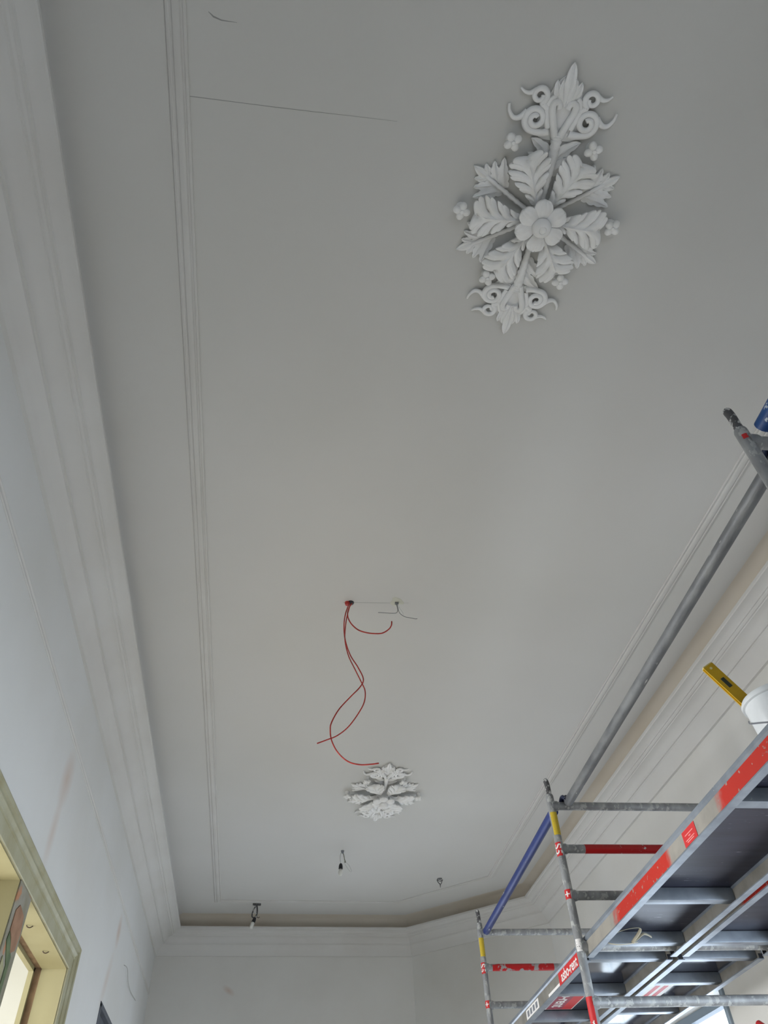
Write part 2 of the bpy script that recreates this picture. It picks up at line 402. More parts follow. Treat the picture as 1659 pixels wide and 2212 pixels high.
bm = bmesh.new(); bbox(bm, XL - .03, XL + .006, 4.502, 4.788, 0, DT - .002); bevel(bm, .004)
o = build('post_face', bm, POST); o.parent = cas; o.location = -cas.location; o['label'] = 'scraped post face with orange and green paint remains'
# paint remains and wood strips on the post
def patchy(name, ys, zs, x, m):
    bm = bmesh.new()
    f = [bm.verts.new((x, y, z)) for y, z in zip(ys, zs)]; b = [bm.verts.new((x - .004, y, z)) for y, z in zip(ys, zs)]
    bm.faces.new(f); bm.faces.new(b[::-1])
    for k in range(len(f)): bm.faces.new((f[k], b[k], b[(k + 1) % len(f)], f[(k + 1) % len(f)]))
    o = build(name, bm, m); o.parent = cas; o.location = -cas.location; return o
ORG = mat('orange_primer', srgb(152, 116, 90), .8, var=srgb(134, 100, 76), vscale=14)
GRN = mat('green_old_paint', srgb(98, 112, 78), .8, var=srgb(78, 92, 62), vscale=14)
OLV = mat('pale_olive_paint', srgb(158, 156, 122), .7, var=srgb(140, 136, 100), vscale=10)
DKW = mat('dark_old_wood', srgb(72, 56, 38), .8, var=srgb(50, 38, 26), vscale=16, stretch=(1, 1, .2))
patchy('paint_patch', (4.55, 4.60, 4.72, 4.75, 4.73, 4.66, 4.60, 4.55), (3.08, 3.12, 3.10, 3.02, 2.93, 2.90, 2.96, 2.98), XL + .011, ORG)
patchy('paint_patch', (4.55, 4.61, 4.70, 4.72, 4.70, 4.665, 4.65, 4.54), (2.975, 2.945, 2.89, 2.2, 1.0, 2.3, 2.84, 2.93), XL + .0105, GRN)
patchy('paint_patch', (4.55, 4.62, 4.61, 4.55), (2.86, 2.82, .5, .5), XL + .0115, OLV)
patchy('wood_strip', (4.63, 4.69, 4.69, 4.63), (2.62, 2.5, .1, .1), XL + .012, DKW)
# hooks under the soffit
for hy, hx in ((5.22, XL - .10), (5.72, XL - .09)):
    bm = bmesh.new(); tube(bm, spline([(hx, hy, DT - .008), (hx + .004, hy, DT - .018), (hx + .02, hy + .006, DT - .022), (hx + .036, hy + .012, DT - .012)], 5), .0032, 6)
    h = build('soffit_hook', bm, HOOKM, smooth=True); tag(h, 'small dark hook under the cream soffit, %s' % ('nearer the scraped post' if hy < 5.5 else 'nearer the corner of the surround'), 'hook', 'hooks in the door soffit')
# side room behind the left wall
bm = bmesh.new()
sx0, sx1, sy0, sy1, sz = -4.6, XL - .246, 1.6, 7.55, 3.95
bbox(bm, sx0 - .1, sx0, sy0, sy1, 0, sz); bbox(bm, sx0, sx1, sy0 - .1, sy0, 0, sz); bbox(bm, sx0, sx1, sy1, sy1 + .1, 0, sz)
struct(build('wall_side_room', bm, SIDE), 'bright walls of the adjoining room seen through the opening')
bm = bmesh.new(); bbox(bm, sx0, sx1, sy0, sy1, sz, sz + .1); struct(build('ceiling_side_room', bm, SIDE), 'bright ceiling of the adjoining room')
# slate door beyond
d2 = empty('door_2', (XL, 8.5, 0)); struct(d2, 'dark slate grey door beyond the door surround')
part('door_panel', [(XL - .08, XL - .03, 7.76, 9.26, 0, 1.745 + EYE)], SLATE, d2, .006)
part('door_frame', [(XL - .12, XL + .006, 7.70, 7.76, 0, 1.775 + EYE), (XL - .12, XL + .006, 9.26, 9.32, 0, 1.775 + EYE), (XL - .12, XL + .006, 7.70, 9.32, 1.745 + EYE, 1.785 + EYE)], SLATE, d2, .004)
bm = bmesh.new()
for zz in (.5, 1.9): bbox(bm, XL - .034, XL - .022, 7.9, 9.1, zz, zz + 1.1)
bevel(bm, .004); o = build('raised_panel', bm, SLATE); o.parent = d2; o.location = -d2.location

# ---------------------------------------------------------------- windows
def window(name, axis, pos, a0, a1, z0, z1, out, frame_m, label):
    """axis 'x': window in a wall of constant x=pos; out=+1/-1 outward direction"""
    root = empty(name, (pos, (a0 + a1) / 2, z0) if axis == 'x' else ((a0 + a1) / 2, pos, z0)); struct(root, label)
    def bx(bm, a, b, u0, u1, c, d):
        lo, hi = sorted((pos + out * u0, pos + out * u1))
        if axis == 'x': bbox(bm, lo, hi, a, b, c, d)
        else: bbox(bm, a, b, lo, hi, c, d)
    bm = bmesh.new(); f = .06
    bx(bm, a0, a0 + f, .12, .19, z0, z1); bx(bm, a1 - f, a1, .12, .19, z0, z1); bx(bm, a0 + f, a1 - f, .12, .19, z0, z0 + f); bx(bm, a0 + f, a1 - f, .12, .19, z1 - f, z1)
    mid = (a0 + a1) / 2; bx(bm, mid - .05, mid + .05, .11, .19, z0 + f, z1 - f)
    o = build('window_frame', bm, frame_m); o.parent = root; o.location = -root.location
    bm = bmesh.new(); g = .045
    bx(bm, a0 - g, a0, -.02, .02, z0 - g, z1 + g); bx(bm, a1, a1 + g, -.02, .02, z0 - g, z1 + g); bx(bm, a0, a1, -.02, .02, z1, z1 + g)
    o = build('casing', bm, frame_m); o.parent = root; o.location = -root.location
    bm = bmesh.new(); bx(bm, a0 - .08, a1 + .08, -.1, .12, z0 - .035, z0)
    o = build('window_sill', bm, PL_TRIM); o.parent = root; o.location = -root.location
    for b0, b1 in ((a0 + f, mid - .05), (mid + .05, a1 - f)):
        bm = bmesh.new(); bx(bm, b0, b1, .15, .156, z0 + f, z1 - f)
        o = build('pane', bm, GLASS); o.parent = root; o.location = -root.location
    return root
GLASS = bpy.data.materials.new('window_glass'); GLASS.use_nodes = True
nt = GLASS.node_tree; nt.nodes.clear()
go = nt.nodes.new('ShaderNodeOutputMaterial'); gt = nt.nodes.new('ShaderNodeBsdfTransparent'); gg = nt.nodes.new('ShaderNodeBsdfGlossy'); gm = nt.nodes.new('ShaderNodeMixShader')
gg.inputs['Roughness'].default_value = .02; gm.inputs[0].default_value = .06
nt.links.new(gt.outputs[0], gm.inputs[1]); nt.links.new(gg.outputs[0], gm.inputs[2]); nt.links.new(gm.outputs[0], go.inputs[0])
window('window_1', 'x', XR, 6.05, 7.95, .9, WT, 1, WINF, 'bright overexposed window below the scaffold platforms')
window('window_added_right', 'x', XR, 2.3, 3.9, .9, 2.85, 1, WINF, None)  # unseen window, put in to go with the added near right light
window('window_3', 'y', YE, -.15, 1.95, .8, 2.75, 1, WINF, None)
window('window_added_back', 'y', YB, 0.0, 2.1, .8, 2.75, -1, WINF, None)  # unseen window behind the camera, put in for the added back light
# ---------------------------------------------------------------- scaffold
TO = Vector((1.835, 4.62, 0)); TA = -0.037
def tower(name, parent_y=0.0, v=0.0, z=0.0):
    """an empty in the tower's own axes: local x across, local y along"""
    c = Vector((1, math.tan(TA))).normalized(); u = Vector((-c.y, c.x))
    p = TO + Vector((c.x * v + u.x * parent_y, c.y * v + u.y * parent_y, z))
    return empty(name, p, TA)
RT, RS = .0265, .0255
FW = 1.3
def curve_text(s, size, r, length_axis_z, ang):
    """text running down a tube of radius r: local z axis"""
    me = text_mesh(s, size)
    for v in me.vertices:
        a = v.co.y / r; t = v.co.x
        v.co = Vector((math.cos(ang + a) * (r + .0016), math.sin(ang + a) * (r + .0016), length_axis_z - t))
    return me
def wrap(z0, z1, r, a0, a1, m, name, parent, x=0., y=0., label=None, n=8):
    bm = bmesh.new(); A = []; B = []
    for k in range(n + 1):
        a = a0 + (a1 - a0) * k / n
        A.append([bm.verts.new((x + math.cos(a) * rr, y + math.sin(a) * rr, z)) for rr, z in ((r, z0), (r, z1), (r - .002, z1), (r - .002, z0))])
    for p, q in zip(A, A[1:]):
        for j in range(4): bm.faces.new((p[j], q[j], q[(j + 1) % 4], p[(j + 1) % 4]))
    bm.faces.new(A[0]); bm.faces.new(A[-1][::-1])
    o = build(name, bm, m, parent); 
    if label: o['label'] = label
    return o
def rung_mesh(n=14):
    bm = bmesh.new(); tube(bm, [(.0, 0, 0), (.034, 0, 0), (.05, 0, 0), (FW - .05, 0, 0), (FW - .034, 0, 0), (FW, 0, 0)], [.034, .033, RT, RT, .033, .034], n)
    me = bpy.data.meshes.new('rung'); bm.to_mesh(me); bm.free()
    for p in me.polygons: p.use_smooth = True
    me.set_sharp_from_angle(angle=math.radians(40)); me.materials.append(ALU); return me
RUNG = rung_mesh()
bm = bmesh.new(); lathe(bm, [(RS - .001, .12), (RS, .13), (RS, 1.86), (RS + .004, 1.87), (RS + .004, 1.93), (RS, 1.94), (RS, EYE + 2.235), (RS - .003, EYE + 2.245)], 18)
STD = bpy.data.meshes.new('standard'); bm.to_mesh(STD); bm.free(); STD.materials.append(ALU)
for p in STD.polygons: p.use_smooth = True
STD.set_sharp_from_angle(angle=math.radians(40))
bm = bmesh.new(); tube(bm, spline([(0, 0, EYE + 2.235), (0, 0, EYE + 2.31), (-.004, 0, EYE + 2.34), (-.010, 0, EYE + 2.358)], 4), [.018] * 9 + [.017, .016, .013, .009], 12)
SPG = bpy.data.meshes.new('spigot'); bm.to_mesh(SPG); bm.free(); SPG.materials.append(STEEL_D)
for p in SPG.polygons: p.use_smooth = True
def castor(parent, x):
    bm = bmesh.new(); lathe(bm, [(.006, 0), (.062, 0), (.066, .004), (.066, .034), (.062, .038), (.006, .038)], 20)
    bmesh.ops.rotate(bm, verts=bm.verts, cent=(0, 0, 0), matrix=Matrix.Rotation(PI / 2, 3, 'Y')); bmesh.ops.translate(bm, verts=bm.verts, vec=(x - .019, 0, .066))
    w_ = build('castor_wheel', bm, BLK, parent, autos=40)
    bm = bmesh.new(); bbox(bm, x - .03, x - .024, -.03, .03, .06, .145); bbox(bm, x + .024, x + .03, -.03, .03, .06, .145); bbox(bm, x - .03, x + .03, -.03, .03, .139, .146)
    build('castor_fork', bm, STEEL_D, parent)
def ladder_frame(y, v, label, red, spig=True, tip=0., labels=True, near=False):
    root = tower('ladder_frame', y, v)
    tag(root, label, 'scaffold frame', 'ladder frames of the scaffold tower')
    for x in (0, FW):
        link('standard', STD, parent=root).location = (x, 0, 0)
        s = link('spigot', SPG, parent=root); s.location = (x, 0, tip); s['label'] = 'dark paint-splashed spigot'
        castor(root, x)
    for k in range(13):
        z = EYE + 2.17 - .28 * k
        if z < .2: break
        link('rung', RUNG, parent=root).location = (0, 0, z)
    za = EYE + 1.89
    bm = bmesh.new(); tube(bm, [(red[0], 0, za), (red[1], 0, za)], RT + .0012, 16)
    b = build('tape_band', bm, red[2], root, smooth=False, autos=40); b['label'] = 'chipped red tape band on the second rung'
    if labels:
        az = math.radians(-112)
        if near: az = math.radians(-125)
        for z0, z1, s in (((1.84, 1.925, 'S5'), (1.585, 1.64, '+'), (.74, 1.075, 'rent')) if not near else ((2.170, 2.195, ''), (1.3, 1.5, 're'))):
            wrap(EYE + z0, EYE + z1, RS + .001, az - (1.35 if not near else .35), az + (.45 if not near else .4), REDL, 'sticker', root, label='red sticker strip')
            if s:
                me = curve_text(s, .070 if s != '+' else .06, RS, EYE + (z0 + z1) / 2, az - .55); t = link('sticker_text', me, WHT, root)
        if not near:
            wrap(EYE + 1.30, EYE + 1.365, RS + .001, az - .8, az + .5, WHT, 'sticker', root, label='white sticker with dark print')
            link('sticker_text', curve_text('11:1', .03, RS, EYE + 1.332, az - .2), BLK, root)
        if not near: wrap(EYE + 1.972, EYE + 2.12, RS + .001, az - .7, az + 1.25, YEL, 'sticker', root, label='worn yellow sticker')
    return root
A_ = ladder_frame(0, 0, 'middle ladder frame where the two platform pairs meet, with a yellow sticker', (.16, .86, RED))
B_ = ladder_frame(2.53, 0, 'farthest ladder frame, with worn red tape on its second rung', (.07, .62, RED_WORN))
C_ = ladder_frame(-3.08, -.035, 'nearest ladder frame at the right edge, white with paint splashes', (.3, .9, RED), tip=.02, near=True)

def rail(name, y0, y1, v0, v1, z0, z1, r, m, label, cat='guard rail', clip=True, clipm=None):
    root = tower(name, 0, 0)
    tag(root, label, cat, 'guard rails of the scaffold tower')
    bm = bmesh.new(); tube(bm, [(v0, y0, EYE + z0), (v1, y1, EYE + z1)], r, 18)
    build('rail_tube', bm, m, root, autos=40)
    if clip:
        for (v, y, z, s) in ((v0, y0, z0, -1), (v1, y1, z1, 1)):
            for dx in (-.036, -.014):
                bm = bmesh.new()
                pts = spline([(v + dx, y - s * .040, EYE + z + .006), (v + dx, y - s * .012, EYE + z + .030), (v + dx, y + s * .020, EYE + z + .034), (v + dx, y + s * .048, EYE + z + .020), (v + dx, y + s * .058, EYE + z - .012)], 4)
                tube(bm, pts, .012, 8)
                build('claw', bm, clipm or NAVY, root, smooth=True)
    return root
rail('guard_rail', -3.02, -.03, .125, .112, 2.185, 2.185, .0300, ALU_RAIL, 'long grey paint-splashed guard rail running from the near frame to the middle frame')
rail('guard_rail', .035, 2.50, .022, .050, 2.150, 2.170, .0300, BLUE, 'blue painted guard rail running from the middle frame to the far frame', clip=False)
rail('guard_rail', -5.6, -3.135, .03, .015, 2.215, 2.20, .0340, BLUE_B, 'bright blue guard rail leaving the frame at the right edge', clip=False)
# red diagonal brace low at the right
root = tower('diagonal_brace', 0, 0); tag(root, 'red diagonal brace at the lower right corner', 'brace')
bm = bmesh.new(); tube(bm, [(1.225, -1.4, .75 + EYE - .9), (1.225, .52, 1.19 + EYE - .15)], .021, 14)
build('brace_tube', bm, REDL, root, autos=40)

def platform(name, v0, v1, y0, y1, crosses, web, label, deck=None):
    """platform with C-section side rails; z of flange bottom is EYE+1.28"""
    root = tower(name, 0, 0); tag(root, label, 'scaffold platform', 'platforms of the scaffold tower')
    zb = EYE + 1.28; 
    for side in (0, 1):
        s = 1 if side == 0 else -1; x = v0 if side == 0 else v1
        P = [(0, 0), (.040, 0), (.040, .005), (.006, .005), (.006, .074), (.012, .078), (.012, .1), (-.001, .105), (-.008, .098), (-.008, .082), (0, .074), (0, .004)]
        bm = bmesh.new(); a = []; b = []
        for px, pz in P:
            a.append(bm.verts.new((x + s * px, y0, zb + pz))); b.append(bm.verts.new((x + s * px, y1, zb + pz)))
        for j in range(len(P)): bm.faces.new((a[j], a[(j + 1) % len(P)], b[(j + 1) % len(P)], b[j]))
        bm.faces.new(a[::-1]); bm.faces.new(b)
        o = build('side_rail', bm, ALU_CLEAN, root, autos=30)
        # outer web skin carrying the paint
        bm = bmesh.new(); bbox(bm, *(sorted((x - s * .0012, x + s * .0008))), y0 + .002, y1 - .002, zb + .006, zb + .073)
        w_ = build('rail_web', bm, web if side == 0 else ALU_WEB, o)
        bm = bmesh.new(); bbox(bm, *(sorted((x + s * .0055, x + s * .0072))), y0 + .002, y1 - .002, zb + .006, zb + .073)
        build('inner_web', bm, ALU_WEB, o)
        for yy in (y0, y1):
            bm = bmesh.new(); lo, hi = sorted((x + s * .004, x + s * .030)); e = .004 if yy == y1 else -.004
            bbox(bm, lo, hi, min(yy, yy + e), max(yy, yy + e), zb + .004, zb + .03); build('end_plug', bm, BLK, root)
    bm = bmesh.new(); bbox(bm, v0 + .012, v1 - .012, y0 + .003, y1 - .003, zb + .085, zb + .098)
    d = build('deck_board', bm, deck or DECK, root); d['label'] = 'dark scratched phenolic plywood deck'
    for yc in crosses:
        bm = bmesh.new(); bbox(bm, v0 + .0085, v1 - .0085, yc - .032, yc + .032, zb + .022, zb + .084); bevel(bm, .005, 2)
        build('cross_member', bm, ALU_CLEAN, root, autos=40)
    for yy, s in ((y0, 1), (y1, -1)):
        for x in (v0 + .07, v1 - .07):
            bm = bmesh.new()
            e = yy - s * .0
            bbox(bm, x - .02, x + .02, min(e, e - s * .035), max(e, e - s * .035), zb + .07, zb + .084); build('hook', bm, ALU_CLEAN, root)
    return root
ALU_WEB = mat('aluminium_web', srgb(140, 137, 130), .5, .2, var=srgb(120, 117, 110), vscale=9)
p1 = platform('scaffold_platform', .040, .585, -3.03, .03, (-2.9, -1.90, -.80, -.12), WEB, 'near left platform with orange-red spray paint on its side rail')
p2 = platform('scaffold_platform', .62, 1.16, -3.03, .03, (-2.5, -1.5, -.12), WEB_B, 'near right platform, partly cut off by the right edge')
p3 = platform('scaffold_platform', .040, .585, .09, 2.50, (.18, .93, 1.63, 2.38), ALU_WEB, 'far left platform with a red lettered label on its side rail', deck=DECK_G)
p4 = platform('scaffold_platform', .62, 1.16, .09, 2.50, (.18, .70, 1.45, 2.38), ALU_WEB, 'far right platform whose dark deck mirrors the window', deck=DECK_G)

def place_text(s, size, parent, origin, right, up, m, name='label_text'):
    me = text_mesh(s, size); r = Vector(right).normalized(); u = Vector(up).normalized(); n = r.cross(u)
    for v in me.vertices: v.co = Vector(origin) + r * v.co.x + u * v.co.y + n * v.co.z
    return link(name, me, m, parent)
def plate(name, parent, origin, right, up, w_, h_, m, off=0., th=.0008):
    r = Vector(right).normalized(); u = Vector(up).normalized(); n = r.cross(u); bm = bmesh.new()
    vs = []
    for k in (0, 1):
        for a, b in ((-1, -1), (1, -1), (1, 1), (-1, 1)):
            vs.append(bm.verts.new(Vector(origin) + r * a * w_ / 2 + u * b * h_ / 2 + n * (off - th * k)))
    bm.faces.new(vs[:4]); bm.faces.new(vs[4:][::-1])
    for k in range(4): bm.faces.new((vs[k], vs[4 + k], vs[4 + (k + 1) % 4], vs[(k + 1) % 4]))
    return build(name, bm, m, parent)
# label on the outer face of the far left platform
zb = EYE + 1.28
Ro, Up = (0, -1, 0), (0, 0, 1)
plate('side_label', p3, (.037, .37, zb + .036), Ro, Up, .50, .070, REDL)['label'] = 'red label lettered asbo-rent'
t = place_text('asbo-rent', .082, p3, (.0362, .385, zb + .034), Ro, Up, WHT)
for v in t.data.vertices: v.co.y = .385 + (v.co.y - .385) * 1.12
plate('label_strip', p3, (.0371, .70, zb + .012), Ro, Up, .40, .016, WHT)
# small white label with grey blocks
plate('side_label', p3, (.037, 1.34, zb + .036), Ro, Up, .36, .058, WHT)['label'] = 'white label with four grey blocks'
for k in range(4): plate('label_block', p3, (.0362, 1.22 + k * .08, zb + .036), Ro, Up, .052, .036, GREYP)
# deck underside label on the far left platform
dz = zb + .085
R2, U2 = (0, 1, 0), (1, 0, 0)
plate('deck_label', p3, (.255, 1.33, dz), R2, U2, .50, .29, WHT, off=.0008)['label'] = 'large red and white label under the deck lettered asbo-rent'
plate('label_band', p3, (.355, 1.33, dz), R2, U2, .485, .075, REDL, off=.0013)
plate('label_band', p3, (.260, 1.33, dz), R2, U2, .485, .115, mat('purplish_red_print', srgb(150, 60, 78), .5), off=.0013)
plate('label_band', p3, (.138, 1.33, dz), R2, U2, .485, .035, REDL, off=.0013)
place_text('o-rent', .13, p3, (.268, 1.34, dz - .002), R2, U2, WHT)
plate('label_strip', p3, (.193, 1.33, dz), R2, U2, .40, .018, mat('pale_grey_print', srgb(176, 178, 184), .5), off=.0018)
# same kind of label on the far right platform, catching the window light
plate('deck_label', p4, (.85, 1.12, dz), R2, U2, .36, .22, WHT, off=.0008)['label'] = 'red and white label under the deck'
for x in (.79, .85, .91): plate('label_band', p4, (x, 1.12, dz), R2, U2, .34, .034, REDL, off=.0014)
plate('side_label', p4, (.617, .52, zb + .038), Ro, Up, .46, .036, REDL)['label'] = 'narrow red label lettered asbo-rent in the gap between the platforms'
place_text('asbo-rent', .05, p4, (.6155, .52, zb + .036), Ro, Up, WHT)
# red square sticker on the near left platform
plate('side_label', p1, (.037, -1.575, zb + .038), Ro, Up, .135, .064, REDL)['label'] = 'small square red sticker with faint white lines'
for k, (w_, zz) in enumerate(((.085, .048), (.02, .037), (.09, .026), (.07, .018))):
    plate('label_line', p1, (.0363, -1.575, zb + zz), Ro, Up, w_, .0035, mat('pink_print_%d' % k, srgb(226, 150, 146), .5))
# strap looped under the deck
bm = bmesh.new(); pts = spline([(.30, -.14, zb + .03), (.15, -.22, zb - .005), (.09, -.20, zb + .02), (.16, -.25, zb + .055), (.27, -.28, zb + .06), (.24, -.2, zb + .012), (.27, -.20, zb + .03), (.31, -.22, zb + .05), (.36, -.2, zb + .04)], 8)
tube(bm, pts, .0085, 8, flat=.25)
o = build('fabric_strap', bm, CLAD, smooth=True); c = tower('t', 0, 0); o.location = c.location; o.rotation_euler = c.rotation_euler; bpy.data.objects.remove(c)
tag(o, 'thin tan strap looped around the cross member under the near left deck', 'strap')

# ---------------------------------------------------------------- bucket, level, broom on the near platform
DZ = zb + .098
bx, by = 2.05, 2.45
b = empty('bucket', (bx, by, DZ)); tag(b, 'white plastic bucket with paint smears on the scaffold platform', 'bucket')
bm = bmesh.new(); lathe(bm, [(.108, 0), (.112, .004), (.134, .235), (.143, .238), (.145, .25), (.139, .262), (.131, .262), (.106, .012), (.02, .010)], 40)
build('bucket_body', bm, BUCK, b, autos=40)
bm = bmesh.new()
pts = []
for k in range(31):
    a = math.radians(128 + 125 * k / 30); z = .215 - .150 * (k / 30) ** .8; rr = .108 + .028 * z / .235 + .006
    pts.append((rr * math.cos(a), rr * math.sin(a), z))
tube(bm, pts, .0028, 8); o = build('handle', bm, GREYP, b, smooth=True); o['label'] = 'thin grey wire handle hanging over the front'
# red and white cord lying against it
bm = bmesh.new()
cordpts = spline([(bx - .09, by - .20, DZ + .01), (bx - .125, by - .10, DZ + .022), (bx - .155, by - .02, DZ + .012), (bx - .17, by + .12, DZ + .012)], 10)
tube(bm, cordpts, .0065, 8)
CORD = bpy.data.materials.new('red_white_cord'); CORD.use_nodes = True; nt = CORD.node_tree; bb = nt.nodes['Principled BSDF']
tcn = nt.nodes.new('ShaderNodeTexCoord'); wv = nt.nodes.new('ShaderNodeTexWave'); wv.inputs['Scale'].default_value = 18; wv.bands_direction = 'Y'
rp = nt.nodes.new('ShaderNodeValToRGB'); rp.color_ramp.interpolation = 'CONSTANT'; rp.color_ramp.elements[0].color = srgb(170, 30, 50); rp.color_ramp.elements[1].color = srgb(226, 216, 216); rp.color_ramp.elements[1].position = .5
nt.links.new(tcn.outputs['Object'], wv.inputs['Vector']); nt.links.new(wv.outputs['Fac'], rp.inputs[0]); nt.links.new(rp.outputs[0], bb.inputs['Base Color'])
o = build('cord', bm, CORD, smooth=True); tag(o, 'red and white twisted cord lying in front of the white bucket', 'cord')
# spirit level leaning in the bucket
p0 = Vector((2.075, 2.485, 1.41 + EYE))
LV1 = Vector((1.85, 2.522, 1.836 + EYE))
d = (LV1 - p0); Ln = d.length; d.normalize()
lv = empty('spirit_level', p0); tag(lv, 'yellow spirit level leaning out of the white bucket', 'spirit level')
q = d.to_track_quat('Z', 'X'); lv.rotation_mode = 'QUATERNION'; lv.rotation_quaternion = q @ Matrix.Rotation(math.radians(172), 3, 'Z').to_quaternion()
bm = bmesh.new()
P = [(-.025, -.0115), (.025, -.0115), (.025, -.006), (.018, -.004), (.018, .004), (.025, .006), (.025, .0115), (-.025, .0115), (-.025, .006), (-.018, .004), (-.018, -.004), (-.025, -.006)]
a = [bm.verts.new((x, y, 0)) for x, y in P]; c = [bm.verts.new((x, y, Ln)) for x, y in P]
for j in range(12): bm.faces.new((a[j], a[(j + 1) % 12], c[(j + 1) % 12], c[j]))
bm.faces.new(a[::-1]); bm.faces.new(c)
build('level_body', bm, LEVY, lv, autos=30)
bm = bmesh.new(); bbox(bm, -.0245, .0245, -.0112, .0112, Ln, Ln + .006); bevel(bm, .002, 1); build('end_cap', bm, LEVW, lv)
bm = bmesh.new(); bbox(bm, -.012, .010, -.0125, .0125, Ln - .13, Ln - .075); bevel(bm, .003, 1); build('vial_window', bm, mat('dark_green_vial', srgb(52, 60, 48), .3), lv)
for zz in (Ln - .018,):
    bm = bmesh.new(); lathe(bm, [(.002, -.0125), (.006, -.0125), (.006, .0125), (.002, .0125)], 12)
    bmesh.ops.rotate(bm, verts=bm.verts, cent=(0, 0, 0), matrix=Matrix.Rotation(PI / 2, 3, 'X')); bmesh.ops.translate(bm, verts=bm.verts, vec=(0, 0, zz)); build('hang_hole', bm, LEVW, lv)
# broom on the platform, its black handle end just enters at the right edge
br = empty('broom', (2.235, 2.60, DZ)); tag(br, 'black handle end of a broom at the right edge above the bucket', 'broom')
bm = bmesh.new(); tube(bm, [(0, 0, .05), (-.075, -.30, .66)], .013, 12); build('handle', bm, BLK, br, autos=40)
bm = bmesh.new(); bbox(bm, -.14, .14, -.03, .03, .03, .07); bevel(bm, .006); build('head', bm, BLK, br)
bm = bmesh.new(); bbox(bm, -.135, .135, -.024, .024, 0, .03); build('bristles', bm, STEEL_D, br)

# ---------------------------------------------------------------- wiring on the ceiling
def wire(name, pts, r, m, parent, sub=8):
    bm = bmesh.new(); tube(bm, spline(pts, sub), r, 8); return build(name, bm, m, parent, smooth=True)
cx, cy = .443, 4.126
j = empty('ceiling_cable_outlet', (cx, cy, HC)); tag(j, 'ceiling hole with three long curling red wires hanging out', 'wiring')
bm = bmesh.new(); lathe(bm, [(.012, -.006), (.024, -.005), (.026, 0), (.014, .0)], 18); build('outlet_ring', bm, BLK, j, autos=40)
bm = bmesh.new(); lathe(bm, [(.002, -.022), (.016, -.020), (.02, -.004), (.02, 0)], 10); bmesh.ops.translate(bm, verts=bm.verts, vec=(-.022, 0, 0)); build('connector', bm, REDW, j, autos=40)
L = lambda pts: [(x - cx, (y if y else 4.12) - cy, z + EYE - HC) for x, y, z in pts]
wire('red_wire', L([(.435, 4.12, 3.39), (.408, 4.10, 3.29), (.394, 4.09, 3.18), (.401, 4.09, 3.05), (.437, 4.10, 2.93), (.49, 4.11, 2.84), (.525, 4.12, 2.76), (.505, 4.12, 2.70), (.44, 4.12, 2.62), (.366, 4.11, 2.52), (.32, 4.10, 2.42), (.312, 4.09, 2.36), (.322, 4.09, 2.29), (.36, 4.09, 2.215), (.42, 4.09, 2.16), (.49, 4.09, 2.142), (.56, 4.09, 2.147), (.605, 4.09, 2.155)]), .0042, REDW, j)
wire('red_wire', L([(.442, 4.14, 3.39), (.42, 4.15, 3.29), (.408, 4.15, 3.18), (.407, 4.15, 3.08), (.43, 4.14, 2.95), (.475, 4.13, 2.83), (.515, 4.14, 2.745), (.538, 4.14, 2.68), (.531, 4.14, 2.60), (.495, 4.14, 2.52), (.43, 4.14, 2.42), (.36, 4.14, 2.355), (.29, 4.13, 2.315), (.236, 4.12, 2.286)]), .0040, REDW, j)
wire('red_wire', L([(.452, 4.12, 3.39), (.428, 4.11, 3.33), (.42, 4.10, 3.26), (.44, 4.09, 3.19), (.485, 4.08, 3.13), (.54, 4.07, 3.10), (.60, 4.06, 3.087), (.655, 4.06, 3.095), (.70, 4.06, 3.13), (.72, 4.06, 3.165), (.724, 4.06, 3.20)]), .0046, REDW, j)
cx, cy = .773, 4.085
j = empty('ceiling_rose', (cx, cy, HC)); tag(j, 'small off-white plaster patch with thin grey wires hanging, beside the red wires', 'wiring')
bm = bmesh.new(); lathe(bm, [(.002, -.008), (.03, -.007), (.042, -.003), (.046, 0)], 16)
for v in bm.verts:
    a = math.atan2(v.co.y, v.co.x); k = 1 + .18 * math.sin(3 * a + 1) + .1 * math.sin(5 * a); v.co.x *= k; v.co.y *= k
build('plaster_patch', bm, mat('ivory_filler', srgb(206, 206, 192), .8), j, autos=50)
bm = bmesh.new(); bbox(bm, -.014, .012, -.008, .008, -.024, -.007); bevel(bm, .003); build('terminal_block', bm, GREYW, j)
L = lambda pts: [(x - cx, y - cy, z + EYE - HC) for x, y, z in pts]
wire('grey_wire', L([(.768, 4.085, 3.385), (.774, 4.08, 3.34), (.774, 4.08, 3.31), (.76, 4.08, 3.292), (.72, 4.08, 3.288), (.66, 4.08, 3.289), (.634, 4.08, 3.288)]), .0022, GREYW, j)
wire('grey_wire', L([(.772, 4.085, 3.385), (.776, 4.07, 3.34), (.785, 4.07, 3.29), (.815, 4.06, 3.25), (.86, 4.06, 3.24), (.895, 4.06, 3.235), (.908, 4.06, 3.238)]), .0020, GREYW, j)
wire('grey_wire', L([(.778, 4.085, 3.385), (.79, 4.08, 3.34), (.81, 4.08, 3.30), (.812, 4.08, 3.275), (.80, 4.08, 3.28), (.79, 4.08, 3.292)]), .0016, WHW, j)

